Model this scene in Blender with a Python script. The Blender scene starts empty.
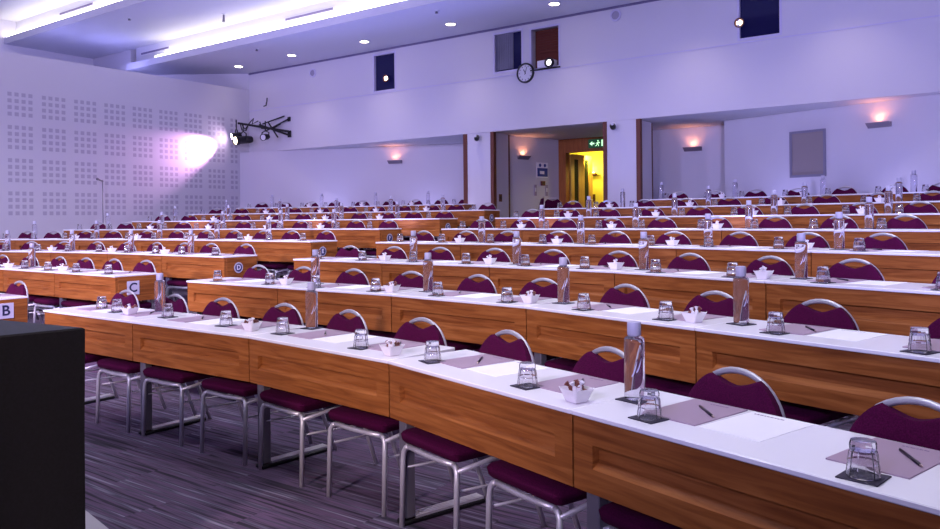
import bpy, bmesh, math, random
from mathutils import Vector, Matrix
random.seed(7)
S = bpy.context.scene
COL = S.collection
PI = math.pi

# ---------------------------------------------------------------- materials
def mat(name, color, rough=0.5, metal=0.0, spec=0.5, trans=0.0, ior=1.45, emit=None, estr=0.0, coat=0.0):
    m = bpy.data.materials.new(name); m.use_nodes = True
    b = m.node_tree.nodes['Principled BSDF']
    b.inputs['Base Color'].default_value = (*color, 1)
    b.inputs['Roughness'].default_value = rough
    b.inputs['Metallic'].default_value = metal
    b.inputs['Specular IOR Level'].default_value = spec
    b.inputs['Transmission Weight'].default_value = trans
    b.inputs['IOR'].default_value = ior
    b.inputs['Coat Weight'].default_value = coat
    if emit:
        b.inputs['Emission Color'].default_value = (*emit, 1)
        b.inputs['Emission Strength'].default_value = estr
    return m

def nodes(m):
    nt = m.node_tree
    return nt, nt.nodes['Principled BSDF'], (lambda t: nt.nodes.new(t)), (lambda a, b: nt.links.new(a, b))

def ramp(nt, stops):
    r = nt.nodes.new('ShaderNodeValToRGB')
    e = r.color_ramp.elements
    while len(e) > 1: e.remove(e[0])
    for i, (p, c) in enumerate(stops):
        el = e[0] if i == 0 else e.new(p)
        el.position = p; el.color = (*c, 1)
    return r

def wood_mat(name, c0, c1, c2, axis='X', rough=0.42):
    m = mat(name, c1, rough, spec=.28); nt, b, N, L = nodes(m)
    tc = N('ShaderNodeTexCoord'); oi = N('ShaderNodeObjectInfo')
    add = N('ShaderNodeVectorMath'); add.operation = 'MULTIPLY_ADD'
    L(oi.outputs['Random'], add.inputs[0]); add.inputs[1].default_value = (37, 13, 29)
    L(tc.outputs['Object'], add.inputs[2])
    mp = N('ShaderNodeMapping')
    mp.inputs['Scale'].default_value = (1.6, 14, 22) if axis == 'X' else (18, 18, 1.6) if axis == 'Z' else (14, 1.6, 22)
    L(add.outputs[0], mp.inputs[0])
    n = N('ShaderNodeTexNoise'); n.inputs['Scale'].default_value = 1.6; n.inputs['Detail'].default_value = 6; n.inputs['Distortion'].default_value = 1.1
    L(mp.outputs[0], n.inputs['Vector'])
    r = ramp(nt, [(0.3, c0), (0.5, c1), (0.72, c2)])
    L(n.outputs[0], r.inputs[0]); L(r.outputs[0], b.inputs['Base Color'])
    bp = N('ShaderNodeBump'); bp.inputs['Strength'].default_value = 0.08
    L(n.outputs[0], bp.inputs['Height']); L(bp.outputs[0], b.inputs['Normal'])
    return m

def noisy(name, c0, c1, scale, rough, bump=0.1, detail=3):
    m = mat(name, c0, rough); nt, b, N, L = nodes(m)
    tc = N('ShaderNodeTexCoord'); n = N('ShaderNodeTexNoise')
    n.inputs['Scale'].default_value = scale; n.inputs['Detail'].default_value = detail
    L(tc.outputs['Object'], n.inputs['Vector'])
    r = ramp(nt, [(0.35, c0), (0.65, c1)]); L(n.outputs[0], r.inputs[0]); L(r.outputs[0], b.inputs['Base Color'])
    if bump:
        bp = N('ShaderNodeBump'); bp.inputs['Strength'].default_value = bump
        L(n.outputs[0], bp.inputs['Height']); L(bp.outputs[0], b.inputs['Normal'])
    return m

M = {}
M['wood'] = wood_mat('oak_veneer', (.20, .058, .012), (.30, .096, .021), (.41, .148, .038))
M['door_wood'] = wood_mat('door_wood', (.20, .06, .015), (.27, .085, .02), (.33, .11, .03), 'Z')
M['laminate'] = mat('white_laminate', (.86, .85, .90), 0.22, spec=0.5)
M['steel'] = mat('satin_steel', (.72, .71, .76), 0.42, 0.55)
M['arch_steel'] = mat('arch_steel', (.46, .45, .50), 0.4, 0.6)
M['grey_metal'] = mat('grey_powder_coat', (.22, .21, .25), 0.42, 0.5)
M['black_metal'] = mat('black_metal', (.012, .011, .014), 0.45, 0.2)
M['fabric'] = noisy('plum_fabric', (.040, .001, .021), (.072, .002, .036), 220, 0.95, 0.12)
M['fabric'].node_tree.nodes['Principled BSDF'].inputs['Specular IOR Level'].default_value = .15
M['black_cloth'] = noisy('black_cloth', (.003, .0025, .004), (.006, .005, .008), 90, 0.95, 0.1)
M['paper_mauve'] = mat('mauve_paper', (.36, .26, .35), 0.7)
M['paper_white'] = mat('white_paper', (.88, .87, .92), 0.6)
M['ink'] = mat('violet_ink', (.16, .09, .22), 0.7)
M['coaster'] = mat('dark_coaster', (.022, .016, .035), 0.55)
M['pen'] = mat('dark_pen', (.02, .012, .025), 0.3)
M['pen_tip'] = mat('pen_tip', (.6, .45, .42), 0.3, 0.6)
M['ceramic'] = mat('white_ceramic', (.80, .76, .82), 0.2, coat=0.3)
M['sweet_brown'] = mat('brown_sweet', (.22, .07, .055), 0.35)
M['sweet_white'] = mat('white_wrapper', (.80, .77, .84), 0.35)
M['cap'] = mat('pale_plastic_cap', (.46, .45, .60), 0.45)
M['bottle_print'] = mat('bottle_print', (.62, .62, .86), 0.5)
M['plaque'] = mat('plaque', (.55, .52, .62), 0.5)
M['plaque_blue'] = mat('plaque_blue', (.03, .03, .14), 0.4)
M['white_paint'] = mat('white_paint', (.66, .64, .72), 0.6)
M['letter'] = mat('letter', (.02, .02, .06), 0.5)
M['letter_white'] = mat('letter_white', (.75, .73, .85), 0.5)
M['trim_brown'] = mat('brown_trim', (.12, .035, .02), 0.5)
M['line'] = mat('shadow_gap', (.16, .14, .26), 0.8)
M['frame_lav'] = mat('window_frame_paint', (.56, .54, .72), 0.5)
M['pane_dark'] = mat('dark_pane', (.008, .008, .055), 0.06)
M['blind_grey'] = noisy('grey_blind', (.14, .14, .20), (.18, .18, .25), 3, 0.8, 0)
M['blind_brown'] = mat('brown_blind', (.115, .018, .008), 0.7)
M['pane_taupe'] = mat('taupe_pane', (.29, .25, .26), 0.35)
M['black'] = mat('black_plastic', (.01, .01, .012), 0.4)
M['white_plastic'] = mat('white_plastic', (.7, .7, .76), 0.4)
M['sconce'] = mat('sconce_grey', (.20, .17, .22), 0.5)
M['wall'] = mat('lavender_wall', (.60, .585, .66), 0.75)
M['ceil'] = mat('ceiling_paint', (.60, .60, .68), 0.8)
M['lobby'] = mat('lobby_paint', (.80, .68, .16), 0.7)
M['floor_strip'] = mat('grey_vinyl', (.42, .40, .46), 0.5)
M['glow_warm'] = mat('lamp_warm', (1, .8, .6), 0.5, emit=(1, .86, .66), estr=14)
M['glow_lens'] = mat('warm_lens', (1, .85, .6), 0.5, emit=(1, .80, .52), estr=4)
M['glow_cove'] = mat('cove_lamp', (1, .96, .86), 0.5, emit=(1, .93, .80), estr=6.5)
M['glow_peach'] = mat('lamp_peach', (1, .6, .4), 0.5, emit=(1, .42, .22), estr=4)
M['glow_pink'] = mat('stage_lens', (1, .8, 1), 0.5, emit=(1, .72, .95), estr=40)
M['glow_yellow'] = mat('lamp_yellow', (1, .9, .4), 0.5, emit=(1, .86, .3), estr=8)
M['exit_green'] = mat('exit_green', (.0, .06, .02), 0.4, emit=(0, .10, .02), estr=0.25)
M['exit_white'] = mat('exit_white', (.6, .9, .6), 0.4, emit=(.55, 1, .5), estr=0.9)
M['poster_blue'] = mat('poster_blue', (.03, .05, .28), 0.5)
M['red_box'] = mat('red_call_point', (.12, .015, .02), 0.5)

M['glass'] = mat('clear_glass', (.97, .96, 1.0), 0.0, trans=.95, ior=1.46)
M['bottle'] = mat('water_filled_bottle', (.90, .89, 1.0), 0.0, trans=.95, ior=1.33)


def carpet_mat():
    m = mat('striped_carpet', (.05, .04, .06), 0.95); nt, b, N, L = nodes(m)
    geo = N('ShaderNodeTexCoord')
    br = N('ShaderNodeTexBrick'); br.inputs['Scale'].default_value = 1.0
    br.inputs['Brick Width'].default_value = 1.0; br.inputs['Row Height'].default_value = 0.25; br.inputs['Mortar Size'].default_value = 0.0
    br.inputs['Color1'].default_value = (0, 0, 0, 1); br.inputs['Color2'].default_value = (1, 1, 1, 1)
    L(geo.outputs['Object'], br.inputs['Vector'])
    off = N('ShaderNodeVectorMath'); off.operation = 'MULTIPLY_ADD'; off.inputs[1].default_value = (9, 5, 0)
    L(br.outputs['Color'], off.inputs[0]); L(geo.outputs['Object'], off.inputs[2])
    mp = N('ShaderNodeMapping'); mp.inputs['Scale'].default_value = (1.1, 38, 1)
    L(off.outputs[0], mp.inputs[0])
    n = N('ShaderNodeTexNoise'); n.inputs['Scale'].default_value = 1.0; n.inputs['Detail'].default_value = 4
    L(mp.outputs[0], n.inputs['Vector'])
    r = ramp(nt, [(0.28, (.008, .007, .016)), (0.40, (.030, .023, .045)), (0.50, (.12, .07, .145)), (0.57, (.045, .042, .075)), (0.67, (.22, .19, .28))])
    L(n.outputs[0], r.inputs[0])
    n2 = N('ShaderNodeTexNoise'); n2.inputs['Scale'].default_value = 260; L(geo.outputs['Object'], n2.inputs['Vector'])
    L(r.outputs[0], b.inputs['Base Color'])
    bp = N('ShaderNodeBump'); bp.inputs['Strength'].default_value = 0.25
    L(n2.outputs[0], bp.inputs['Height']); L(bp.outputs[0], b.inputs['Normal'])
    return m
M['carpet'] = carpet_mat()

def perforated_wall():
    # acoustic wall: tiles of 0.6 m with a 4 x 4 grid of square perforations, hole shade mixed into the colour
    m = mat('perforated_wall', (.60, .585, .66), 0.75); nt, b, N, L = nodes(m)
    tc = N('ShaderNodeTexCoord'); sp = N('ShaderNodeSeparateXYZ'); L(tc.outputs['Object'], sp.inputs[0])
    def math_(op, a, bb=None, c=None):
        n = N('ShaderNodeMath'); n.operation = op
        for i, v in enumerate((a, bb, c)):
            if v is None: continue
            if isinstance(v, (int, float)): n.inputs[i].default_value = v
            else: L(v, n.inputs[i])
        return n.outputs[0]
    def holes(coord, start, lo, hi):
        t = math_('SUBTRACT', coord, start)
        t = math_('FLOORED_MODULO', t, 0.6)
        inside = math_('LESS_THAN', t, 0.465)
        d = math_('FLOORED_MODULO', t, 0.120)
        d = math_('ABSOLUTE', math_('SUBTRACT', d, 0.050))
        h = math_('LESS_THAN', d, 0.036)
        rng = math_('MULTIPLY', math_('GREATER_THAN', coord, lo), math_('LESS_THAN', coord, hi))
        return math_('MULTIPLY', math_('MULTIPLY', inside, h), rng)
    hy = holes(sp.outputs['Y'], 6.35, -3.0, 11.35)
    hz = holes(sp.outputs['Z'], 3.34, 1.50, 3.81)
    h = math_('MULTIPLY', hy, hz)
    mx = N('ShaderNodeMix'); mx.data_type = 'RGBA'
    L(h, mx.inputs[0]); mx.inputs[6].default_value = (.60, .585, .66, 1); mx.inputs[7].default_value = (.42, .40, .50, 1)
    L(mx.outputs[2], b.inputs['Base Color'])
    bp = N('ShaderNodeBump'); bp.inputs['Strength'].default_value = 0.5; bp.invert = True
    L(h, bp.inputs['Height']); L(bp.outputs[0], b.inputs['Normal'])
    return m
M['perforated'] = perforated_wall()

# ---------------------------------------------------------------- mesh helpers
class MB:
    def __init__(self): self.bm = bmesh.new()
    def quad(self, pts):
        return self.bm.faces.new([self.bm.verts.new(p) for p in pts])
    def box(self, lo, hi, bev=0.0, seg=1, mtx=None):
        r = bmesh.ops.create_cube(self.bm, size=1.0)
        vs = r['verts']
        c = [(lo[i] + hi[i]) / 2 for i in range(3)]; s = [hi[i] - lo[i] for i in range(3)]
        for v in vs: v.co = Vector((c[0] + v.co.x * s[0], c[1] + v.co.y * s[1], c[2] + v.co.z * s[2]))
        if bev > 0:
            es = {e for v in vs for e in v.link_edges}
            nv = bmesh.ops.bevel(self.bm, geom=list(es), offset=bev, segments=seg, affect='EDGES', profile=0.5)['verts']
            vs = list({v for f in {f for v in nv for f in v.link_faces} for v in f.verts})
        if mtx is not None:
            for v in vs: v.co = mtx @ v.co
        return self
    def tube(self, pts, r, n=8, closed=False, cap=True):
        pts = [Vector(p) for p in pts]; rings = []
        up = None
        for i, p in enumerate(pts):
            if closed: d = pts[(i + 1) % len(pts)] - pts[i - 1]
            elif i == 0: d = pts[1] - pts[0]
            elif i == len(pts) - 1: d = pts[-1] - pts[-2]
            else: d = (pts[i + 1] - p).normalized() + (p - pts[i - 1]).normalized()
            d.normalize()
            if up is None:
                up = Vector((0, 0, 1)) if abs(d.z) < 0.9 else Vector((1, 0, 0))
            a = (up - d * up.dot(d)).normalized(); up = a; b = d.cross(a)
            rr = r[i] if isinstance(r, (list, tuple)) else r
            rings.append([self.bm.verts.new(p + (a * math.cos(t) + b * math.sin(t)) * rr) for t in [2 * PI * k / n for k in range(n)]])
        m = len(rings)
        for i in range(m if closed else m - 1):
            A, B = rings[i], rings[(i + 1) % m]
            for k in range(n): self.bm.faces.new((A[k], A[(k + 1) % n], B[(k + 1) % n], B[k]))
        if cap and not closed:
            self.bm.faces.new(rings[0][::-1]); self.bm.faces.new(rings[-1])
        return self
    def lathe(self, prof, n=16, mtx=None, phase=0.0):
        rings = []
        for r, z in prof:
            if r < 1e-6: rings.append([self.bm.verts.new((0, 0, z))])
            else: rings.append([self.bm.verts.new((r * math.cos(phase + 2 * PI * k / n), r * math.sin(phase + 2 * PI * k / n), z)) for k in range(n)])
        for A, B in zip(rings, rings[1:]):
            for k in range(n):
                k2 = (k + 1) % n
                if len(A) == 1 and len(B) == 1: continue
                if len(A) == 1: self.bm.faces.new((A[0], B[k2], B[k]))
                elif len(B) == 1: self.bm.faces.new((A[k], A[k2], B[0]))
                else: self.bm.faces.new((A[k], A[k2], B[k2], B[k]))
        if mtx is not None:
            for R in rings:
                for v in R: v.co = mtx @ v.co
        return self
    def prism(self, poly, z0, z1):
        a = [self.bm.verts.new((x, y, z0)) for x, y in poly]; b = [self.bm.verts.new((x, y, z1)) for x, y in poly]
        n = len(poly)
        self.bm.faces.new(a[::-1]); self.bm.faces.new(b)
        for i in range(n): self.bm.faces.new((a[i], a[(i + 1) % n], b[(i + 1) % n], b[i]))
        return self
    def mesh(self, name, material, smooth=False):
        bmesh.ops.recalc_face_normals(self.bm, faces=self.bm.faces)
        me = bpy.data.meshes.new(name); self.bm.to_mesh(me); self.bm.free()
        me.materials.append(material)
        if smooth:
            for p in me.polygons: p.use_smooth = True
            if smooth != 'all':
                try: me.set_sharp_from_angle(angle=math.radians(smooth))
                except Exception: pass
        return me

def link(name, me, parent=None, loc=(0, 0, 0), rz=0.0):
    o = bpy.data.objects.new(name, me); COL.objects.link(o)
    o.location = loc; o.rotation_euler = (0, 0, rz)
    if parent: o.parent = parent
    return o
def tag(o, label, cat, group=None):
    o['label'] = label; o['category'] = cat
    if group: o['group'] = group
    return o
def empty(name, label, cat, loc=(0, 0, 0), rz=0.0, group=None):
    o = bpy.data.objects.new(name, None); COL.objects.link(o); o.empty_display_size = 0.1
    o.location = loc; o.rotation_euler = (0, 0, rz)
    return tag(o, label, cat, group)
def struct(name, me, parent=None, loc=(0, 0, 0)):
    o = link(name, me, parent, loc)
    if parent is None: o['kind'] = 'structure'
    return o
def boxm(name, lo, hi, m, bev=0.0, seg=1): return MB().box(lo, hi, bev, seg).mesh(name, m)

# ---------------------------------------------------------------- camera
f, yh, ROLL, TH = 767.4187, 218.9474, -0.0093, 0.624
CAMZ = 1.411
cam = bpy.data.cameras.new('camera'); co = bpy.data.objects.new('camera', cam); COL.objects.link(co)
cam.sensor_width = 36; cam.lens = f / 940 * 36; cam.shift_y = -(264.5 - yh) / 940; cam.clip_start = 0.05
co.matrix_world = Matrix.Translation((0, 0, CAMZ)) @ Matrix.Rotation(TH, 4, 'Z') @ Matrix.Rotation(PI / 2, 4, 'X') @ Matrix.Rotation(ROLL, 4, 'Z')
S.camera = co
def project(p):
    X, Y, Z = p
    D = -X * math.sin(TH) + Y * math.cos(TH)
    if D < 0.2: return None
    a = (X * math.cos(TH) + Y * math.sin(TH)) / D * f; b = -(Z - CAMZ) / D * f
    c, s = math.cos(ROLL), math.sin(ROLL)
    return 470 + c * a - s * b, yh + s * a + c * b
def in_view(p, mx=12, my=60):
    q = project(p)
    return q is not None and -mx < q[0] < 940 + mx and -my < q[1] < 529 + my

# ---------------------------------------------------------------- layout of the tiers
NROW = 8; Y0 = 2.8195; DY = 1.2223; RISE = 0.1336
ROWY = [Y0 + k * DY for k in range(NROW)]
ROWZ = [k * RISE for k in range(NROW)]
A1, A2 = math.radians(6.6), math.radians(16.8)
def off(x):   # how far the rows lean towards the stage in the wings
    if x > -2.408: return -0.138 - math.tan(A2) * (x + 2.408)
    if x > -3.6: return -math.tan(A1) * (x + 3.6)
    if x < -10.692: return -0.138 - math.tan(A2) * (-10.692 - x)
    if x < -9.5: return -math.tan(A1) * (-9.5 - x)
    return 0.0

XL, XR, YF = -14.83, 1.9, -4.0
YW = 11.7           # face of the upper back wall
ZS = 3.012          # soffit height
# floor: carpeted tiers
fb = MB(); knots = [-15.2, -10.692, -9.5, -3.6, -2.408, XR + .2]
for k in range(NROW):
    z = ROWZ[k]
    def lo(x): return YF - .2 if k == 0 else ROWY[k] - 0.25 + off(x)
    def hi(x): return 16.5 if k == NROW - 1 else ROWY[k + 1] - 0.25 + off(x)
    for x0, x1 in zip(knots, knots[1:]):
        fb.quad([(x0, lo(x0), z), (x1, lo(x1), z), (x1, hi(x1), z), (x0, hi(x0), z)])
        if k: fb.quad([(x0, lo(x0), z - RISE), (x1, lo(x1), z - RISE), (x1, lo(x1), z), (x0, lo(x0), z)])
struct('floor', fb.mesh('floor', M['carpet']))
struct('trim_1', MB().prism([(-3.85, 1.96), (-3.40, 1.878), (-2.6, 1.2), (-3.2, 0.9), (-4.3, 1.2)], 0.0, 0.006).mesh('trim_1', M['floor_strip']))

# walls
struct('wall_left', MB().box((XL - .2, YF - .2, -.1), (XL, YW + .2, 4.5)).mesh('wall_left', M['perforated']))
ub = MB()   # the side wall steps back above a ledge
plan = [(-18.6, YF - .2), (-18.6, 9.97), (-16.95, 9.975), (-16.95, 10.25), (XL, YW)]
for a, b_ in zip(plan, plan[1:]): ub.quad([(*a, 4.4), (*b_, 4.4), (*b_, 8.2), (*a, 8.2)])
struct('wall_left_upper', ub.mesh('wall_left_upper', M['wall']))
struct('trim_30', MB().prism([(XL - .2, YF - .2), (XL - .2, YW - .02), (-16.95, 10.3), (-16.95, 9.99), (-18.6, 9.99), (-18.6, YF - .2)], 4.38, 4.45).mesh('ledge', M['wall']))
struct('wall_front', boxm('wall_front', (-20.4, YF - .4, -.1), (XR + .3, YF - .2, 8.2), M['wall']))
struct('wall_right', boxm('wall_right', (XR, YF - .2, -.1), (XR + .2, 16.6, 8.2), M['wall']))

def wall_with_holes(x0, x1, y0, y1, z0, z1, holes):
    b = MB(); xs = sorted({x0, x1, *[h[0] for h in holes], *[h[1] for h in holes]})
    for a, c in zip(xs, xs[1:]):
        h = [h for h in holes if h[0] <= a and h[1] >= c]
        if not h: b.box((a, y0, z0), (c, y1, z1))
        else:
            b.box((a, y0, z0), (c, y1, h[0][2])); b.box((a, y0, h[0][3]), (c, y1, z1))
    return b
WIN = [(-10.83, -10.25, 4.045, 4.80), (-7.84, -7.24, 4.085, 4.79), (-7.06, -6.485, 4.045, 4.765), (-3.427, -2.834, 4.06, 4.80)]
struct('wall_back', wall_with_holes(XL - .1, XR + .1, YW, YW + .2, ZS, 8.2, WIN).mesh('wall_back', M['wall']))
struct('ceiling_soffit', boxm('soffit', (-15.2, YW + .2, ZS), (XR + .1, 16.5, ZS + .1), M['ceil']))
struct('trim_2', boxm('trim_2', (XL, YW - .012, 3.995), (XR, YW, 4.012), M['frame_lav']))
struct('trim_3', boxm('trim_3', (XL, YW - .012, 4.862), (XR, YW, 4.9), M['line']))  # dark strip, shade of the gap below the ceiling put into its colour
# recessed lower walls, splayed
def slab(name, a, b, z0, z1, t, m):
    a = Vector((*a, 0)); b = Vector((*b, 0)); d = (b - a).normalized(); n = Vector((-d.y, d.x, 0)) * t
    return struct(name, MB().prism([(a.x, a.y), (b.x, b.y), ((b + n).x, (b + n).y), ((a + n).x, (a + n).y)], z0, z1).mesh(name, m))
slab('wall_back_left', (XL, 11.42), (-8.2, 13.45), .5, ZS, .15, M['wall'])
slab('wall_back_right', (-4.03, 12.894), (XR, 11.081), .5, ZS, .15, M['wall'])
slab('wall_alcove', (-5.62, 13.47), (-3.9, 13.47), .5, ZS, .15, M['wall'])
slab('wall_alcove_side', (-3.95, 13.5), (-3.95, 12.95), .5, ZS, .1, M['wall'])
struct('pillar_1', boxm('pillar', (-8.47, YW + .003, .5), (-7.95, 12.31, ZS - .002), M['wall']))
struct('pillar_2', MB().prism([(-5.62, YW + .003), (-5.08, YW + .003), (-5.08, 12.33), (-5.58, 12.36), (-5.58, 13.95), (-5.62, 13.95)], .5, ZS - .002).mesh('pillar', M['wall']))
slab('wall_vestibule', (-8.03, 12.33), (-7.69, 13.85), .5, ZS, .15, M['wall'])
for i, (x0, x1, y0, y1) in enumerate([(-8.56, -8.47, YW - .01, YW + .09), (-7.94, -7.87, YW - .01, YW + .08), (-8.02, -7.955, 12.312, 12.37), (-5.67, -5.60, YW - .01, YW + .08), (-5.08, -5.01, YW - .01, YW + .07), (-5.10, -5.075, 12.335, 12.37)]):
    struct(f'trim_{4 + i}', boxm('post', (x0, y0, .5), (x1, y1, ZS - .004), M['trim_brown']))

# ceiling: stepped rafts with light troughs
raft = [(9.72, 11.72, 4.9), (7.93, 9.98, 5.45), (6.15, 8.18, 6.0), (4.37, 6.4, 6.55), (YF - .3, 4.62, 7.1)]
cb = MB()
for i, (ya, yb, z) in enumerate(raft):
    xl = -16.7 if i == 0 else -18.7
    cb.box((xl, ya, z), (XR + .2, yb + .02, z + .05))
    if i < 4:
        cb.box((xl, ya, z + .05), (XR + .2, ya + .02, z + .15))          # fascia
        cb.box((xl, ya + .25, z + .05), (XR + .2, ya + .29, z + .56))     # riser behind the trough
struct('ceiling', cb.mesh('ceiling', M['ceil']))
for i, (ya, yb, z) in enumerate(raft[:4]):
    nm = ['lamp trough nearest the back wall', 'second lamp trough from the back wall', 'third lamp trough from the back wall', 'fourth lamp trough from the back wall'][i]
    if i < 2:
        o = link('cove_lamp', boxm('cove_lamp', ((-15.6, -18.6)[i], ya + .03, z + .06), (XR, ya + .09, z + .20), M['glow_cove'], .01))
        tag(o, f'long white strip lamp glowing in the {nm}', 'lamp')
    else:
        struct(f'trim_{20 + i}', boxm('cove_strip', (-18.6, ya + .03, z + .06), (XR, ya + .09, z + .16), M['glow_cove']))
# vents on the trough risers
def vent(x0, x1, y, z0, z1, label):
    e = empty('air_vent', label, 'vent', ((x0 + x1) / 2, y, z0))
    w = (x1 - x0) / 2
    link('frame', MB().box((-w, -.012, 0), (w, 0, z1 - z0), .003).mesh('vent_frame', M['white_paint']), e)
    link('slot', boxm('slot', (-w + .03, -.016, .018), (w - .03, -.010, z1 - z0 - .018), M['line']), e)
vent(-11.54, -10.18, 9.966, 5.245, 5.325, 'slot air vent in the lit trough, right of the sprinkler')
vent(-16.5, -15.35, 9.966, 5.245, 5.325, 'dark slot air vent at the left end of the lit trough')
vent(-16.6, -15.2, 8.176, 5.80, 5.88, 'slot air vent in the trough at top left')

# ---------------------------------------------------------------- prototypes
ORD = ['first', 'second', 'third', 'fourth', 'fifth', 'sixth', 'seventh', 'eighth', 'ninth', 'tenth', 'eleventh', 'twelfth']
ROWN = ['front', 'second', 'third', 'fourth', 'fifth', 'sixth', 'seventh', 'back']
DEP = 0.45

def top_mesh(L): return MB().box((.0015, -.012, .74), (L - .0015, DEP, .757), .003, 1).mesh('desktop', M['laminate'])
def panel_mesh(L):
    b = MB(); x0, x1, z0, z1 = .004, L - .004, .49, .739
    rx0, rx1, rz0, rz1 = .09, L - .09, .572, .652; c, cb_, dp = .008, .024, .024
    yF, yR = 0.0, dp
    def ring(x0, x1, z0, z1, y): return [b.bm.verts.new(p) for p in ((x0, y, z0), (x1, y, z0), (x1, y, z1), (x0, y, z1))]
    R0 = ring(x0, x1, z0, z1, .030); R1 = ring(x0, x1, z0, z1, yF); R2 = ring(rx0, rx1, rz0, rz1, yF); R3 = ring(rx0 + c, rx1 - c, rz0 + cb_, rz1 - c * .3, yR)
    for A, B in ((R0, R1), (R1, R2), (R2, R3)):
        for i in range(4): b.bm.faces.new((A[i], A[(i + 1) % 4], B[(i + 1) % 4], B[i]))
    b.bm.faces.new(R3); b.bm.faces.new(R0[::-1])
    return b.mesh('front_panel', M['wood'])
def leg_mesh(): return MB().box((-.03, .035, .03), (.03, .085, .739), .004).mesh('leg', M['grey_metal'])
def foot_mesh(): return MB().box((-.035, .02, 0), (.035, .50, .022), .006).mesh('foot', M['black_metal'])
def tread_mesh():
    b = MB()
    for i in range(4): b.box((-.030 + i * .016, .09, .0), (-.030 + i * .016 + .010, .49, .012))
    return b.mesh('foot_tread', M['steel'])
def end_mesh(): return MB().box((0, .0305, .49), (.018, DEP - .01, .739), .001).mesh('end_panel', wood_y)
wood_y = wood_mat('oak_veneer_end', (.20, .058, .012), (.30, .096, .021), (.41, .148, .038), 'Y')
_cache = {}
def cached(key, fn):
    if key not in _cache: _cache[key] = fn()
    return _cache[key]

# chair meshes; local origin on the floor between the front legs, +y to the back
def arc(cx, cz, rx, rz, a0, a1, n, y):
    return [(cx + rx * math.cos(a0 + (a1 - a0) * i / n), y, cz + rz * math.sin(a0 + (a1 - a0) * i / n)) for i in range(n + 1)]
ARCH_Z = 0.675; ARX, ARZ = .186, .195
def back_y(z): return .40 + (z - .42) * .11
def seat_mesh():
    b = MB(); b.box((-.222, -.018, .385), (.222, .40, .458), .03, 3)
    for v in b.bm.verts:
        if v.co.z < .42: v.co.x *= .97
        v.co.z += .008 * (1 - (v.co.x / .22) ** 2) - (.012 if v.co.y < .03 and v.co.z > .43 else 0)
    return b.mesh('seat', M['fabric'], 60)
def backrest_mesh():
    # domed pad with a scooped hand-hold under the arch
    b = MB(); n = 28; tops = []; W = ARX + .008
    for i in range(n + 1):
        x = -W + 2 * W * i / n
        zt = ARCH_Z + (ARZ + .009) * math.sqrt(max(0, 1 - (x / W) ** 2))
        u = min(1, abs(x) / .098)
        dip = .060 * (1 - u ** 1.7)
        tops.append((x, max(zt - dip, .53)))
    zb = .525; layers = []
    for dy in (-.022, -.016, .016, .022):
        k = .93 if abs(dy) > .02 else 1.0
        row = []
        for x, zt in tops:
            zc = (zt + zb) / 2; hz = (zt - zb) / 2
            z0, z1 = zc - hz * k, zc + hz * (k if abs(dy) > .02 else 1)
            row.append([(x * (k if abs(dy) > .02 else 1), dy, z) for z in (z0, z0 + (z1 - z0) * .5, z1)])
        layers.append([[b.bm.verts.new((p[0], back_y(p[2]) + p[1] + .012 * (1 - (p[0] / W) ** 2), p[2])) for p in r] for r in row])
    for la, lb in ((0, 1), (1, 2), (2, 3)):
        A, B = layers[la], layers[lb]
        for i in range(n):
            b.bm.faces.new((A[i][2], A[i + 1][2], B[i + 1][2], B[i][2])); b.bm.faces.new((A[i][0], B[i][0], B[i + 1][0], A[i + 1][0]))
        for j in range(2):
            b.bm.faces.new((A[0][j], A[0][j + 1], B[0][j + 1], B[0][j])); b.bm.faces.new((A[n][j], B[n][j], B[n][j + 1], A[n][j + 1]))
    for Lr in (layers[0], layers[3]):
        for i in range(n):
            for j in range(2): b.bm.faces.new((Lr[i][j], Lr[i + 1][j], Lr[i + 1][j + 1], Lr[i][j + 1]))
    return b.mesh('backrest', M['fabric'], 50)
def frame_pts():
    P = [(ARX, .36, .375), (ARX, .39, .40), (ARX, back_y(.47) + .012, .47), (ARX, back_y(.6) + .016, .6)]
    P += [(x, back_y(z) + .024, z) for x, _, z in arc(0, ARCH_Z, ARX, ARZ, 0, PI, 20, 0)]
    P += [(-ARX, back_y(.6) + .016, .6), (-ARX, back_y(.47) + .012, .47), (-ARX, .39, .40), (-ARX, .36, .375)]
    return P
def back_frame_mesh():
    return MB().tube(frame_pts(), .0115, 8).mesh('back_frame', M['arch_steel'], 'all')
def front_leg(s):
    return MB().tube([(s * .207, -.012, 0), (s * .205, -.004, .30), (s * .202, 0, .345), (s * .19, .004, .366), (s * .17, .006, .374)], .0125, 8).mesh('leg', M['steel'], 'all')
def rear_leg(s):
    return MB().tube([(s * .20, .50, 0), (s * .205, .40, .27), (s * .207, .36, .365)], .0125, 8).mesh('leg', M['steel'], 'all')
def seat_frame_mesh():
    b = MB()
    b.tube([(-.17, .006, .374), (-.08, .002, .372), (0, 0, .371), (.08, .002, .372), (.17, .006, .374)], .0125, 8)
    for s in (-1, 1): b.tube([(s * .203, .0, .352), (s * .206, .18, .372), (s * .209, .37, .374)], .011, 8)
    b.tube([(-.205, .33, .36), (.205, .33, .36)], .010, 8)
    for s in (-1, 1): b.tube([(s * .203, .02, .27), (s * .205, .40, .25)], .006, 6)
    return b.mesh('seat_frame', M['steel'], 'all')
CH = dict(seat=seat_mesh(), backrest=backrest_mesh(), back_frame=back_frame_mesh(), seat_frame=seat_frame_mesh(), f0=front_leg(-1), f1=front_leg(1), r0=rear_leg(-1), r1=rear_leg(1))
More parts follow.
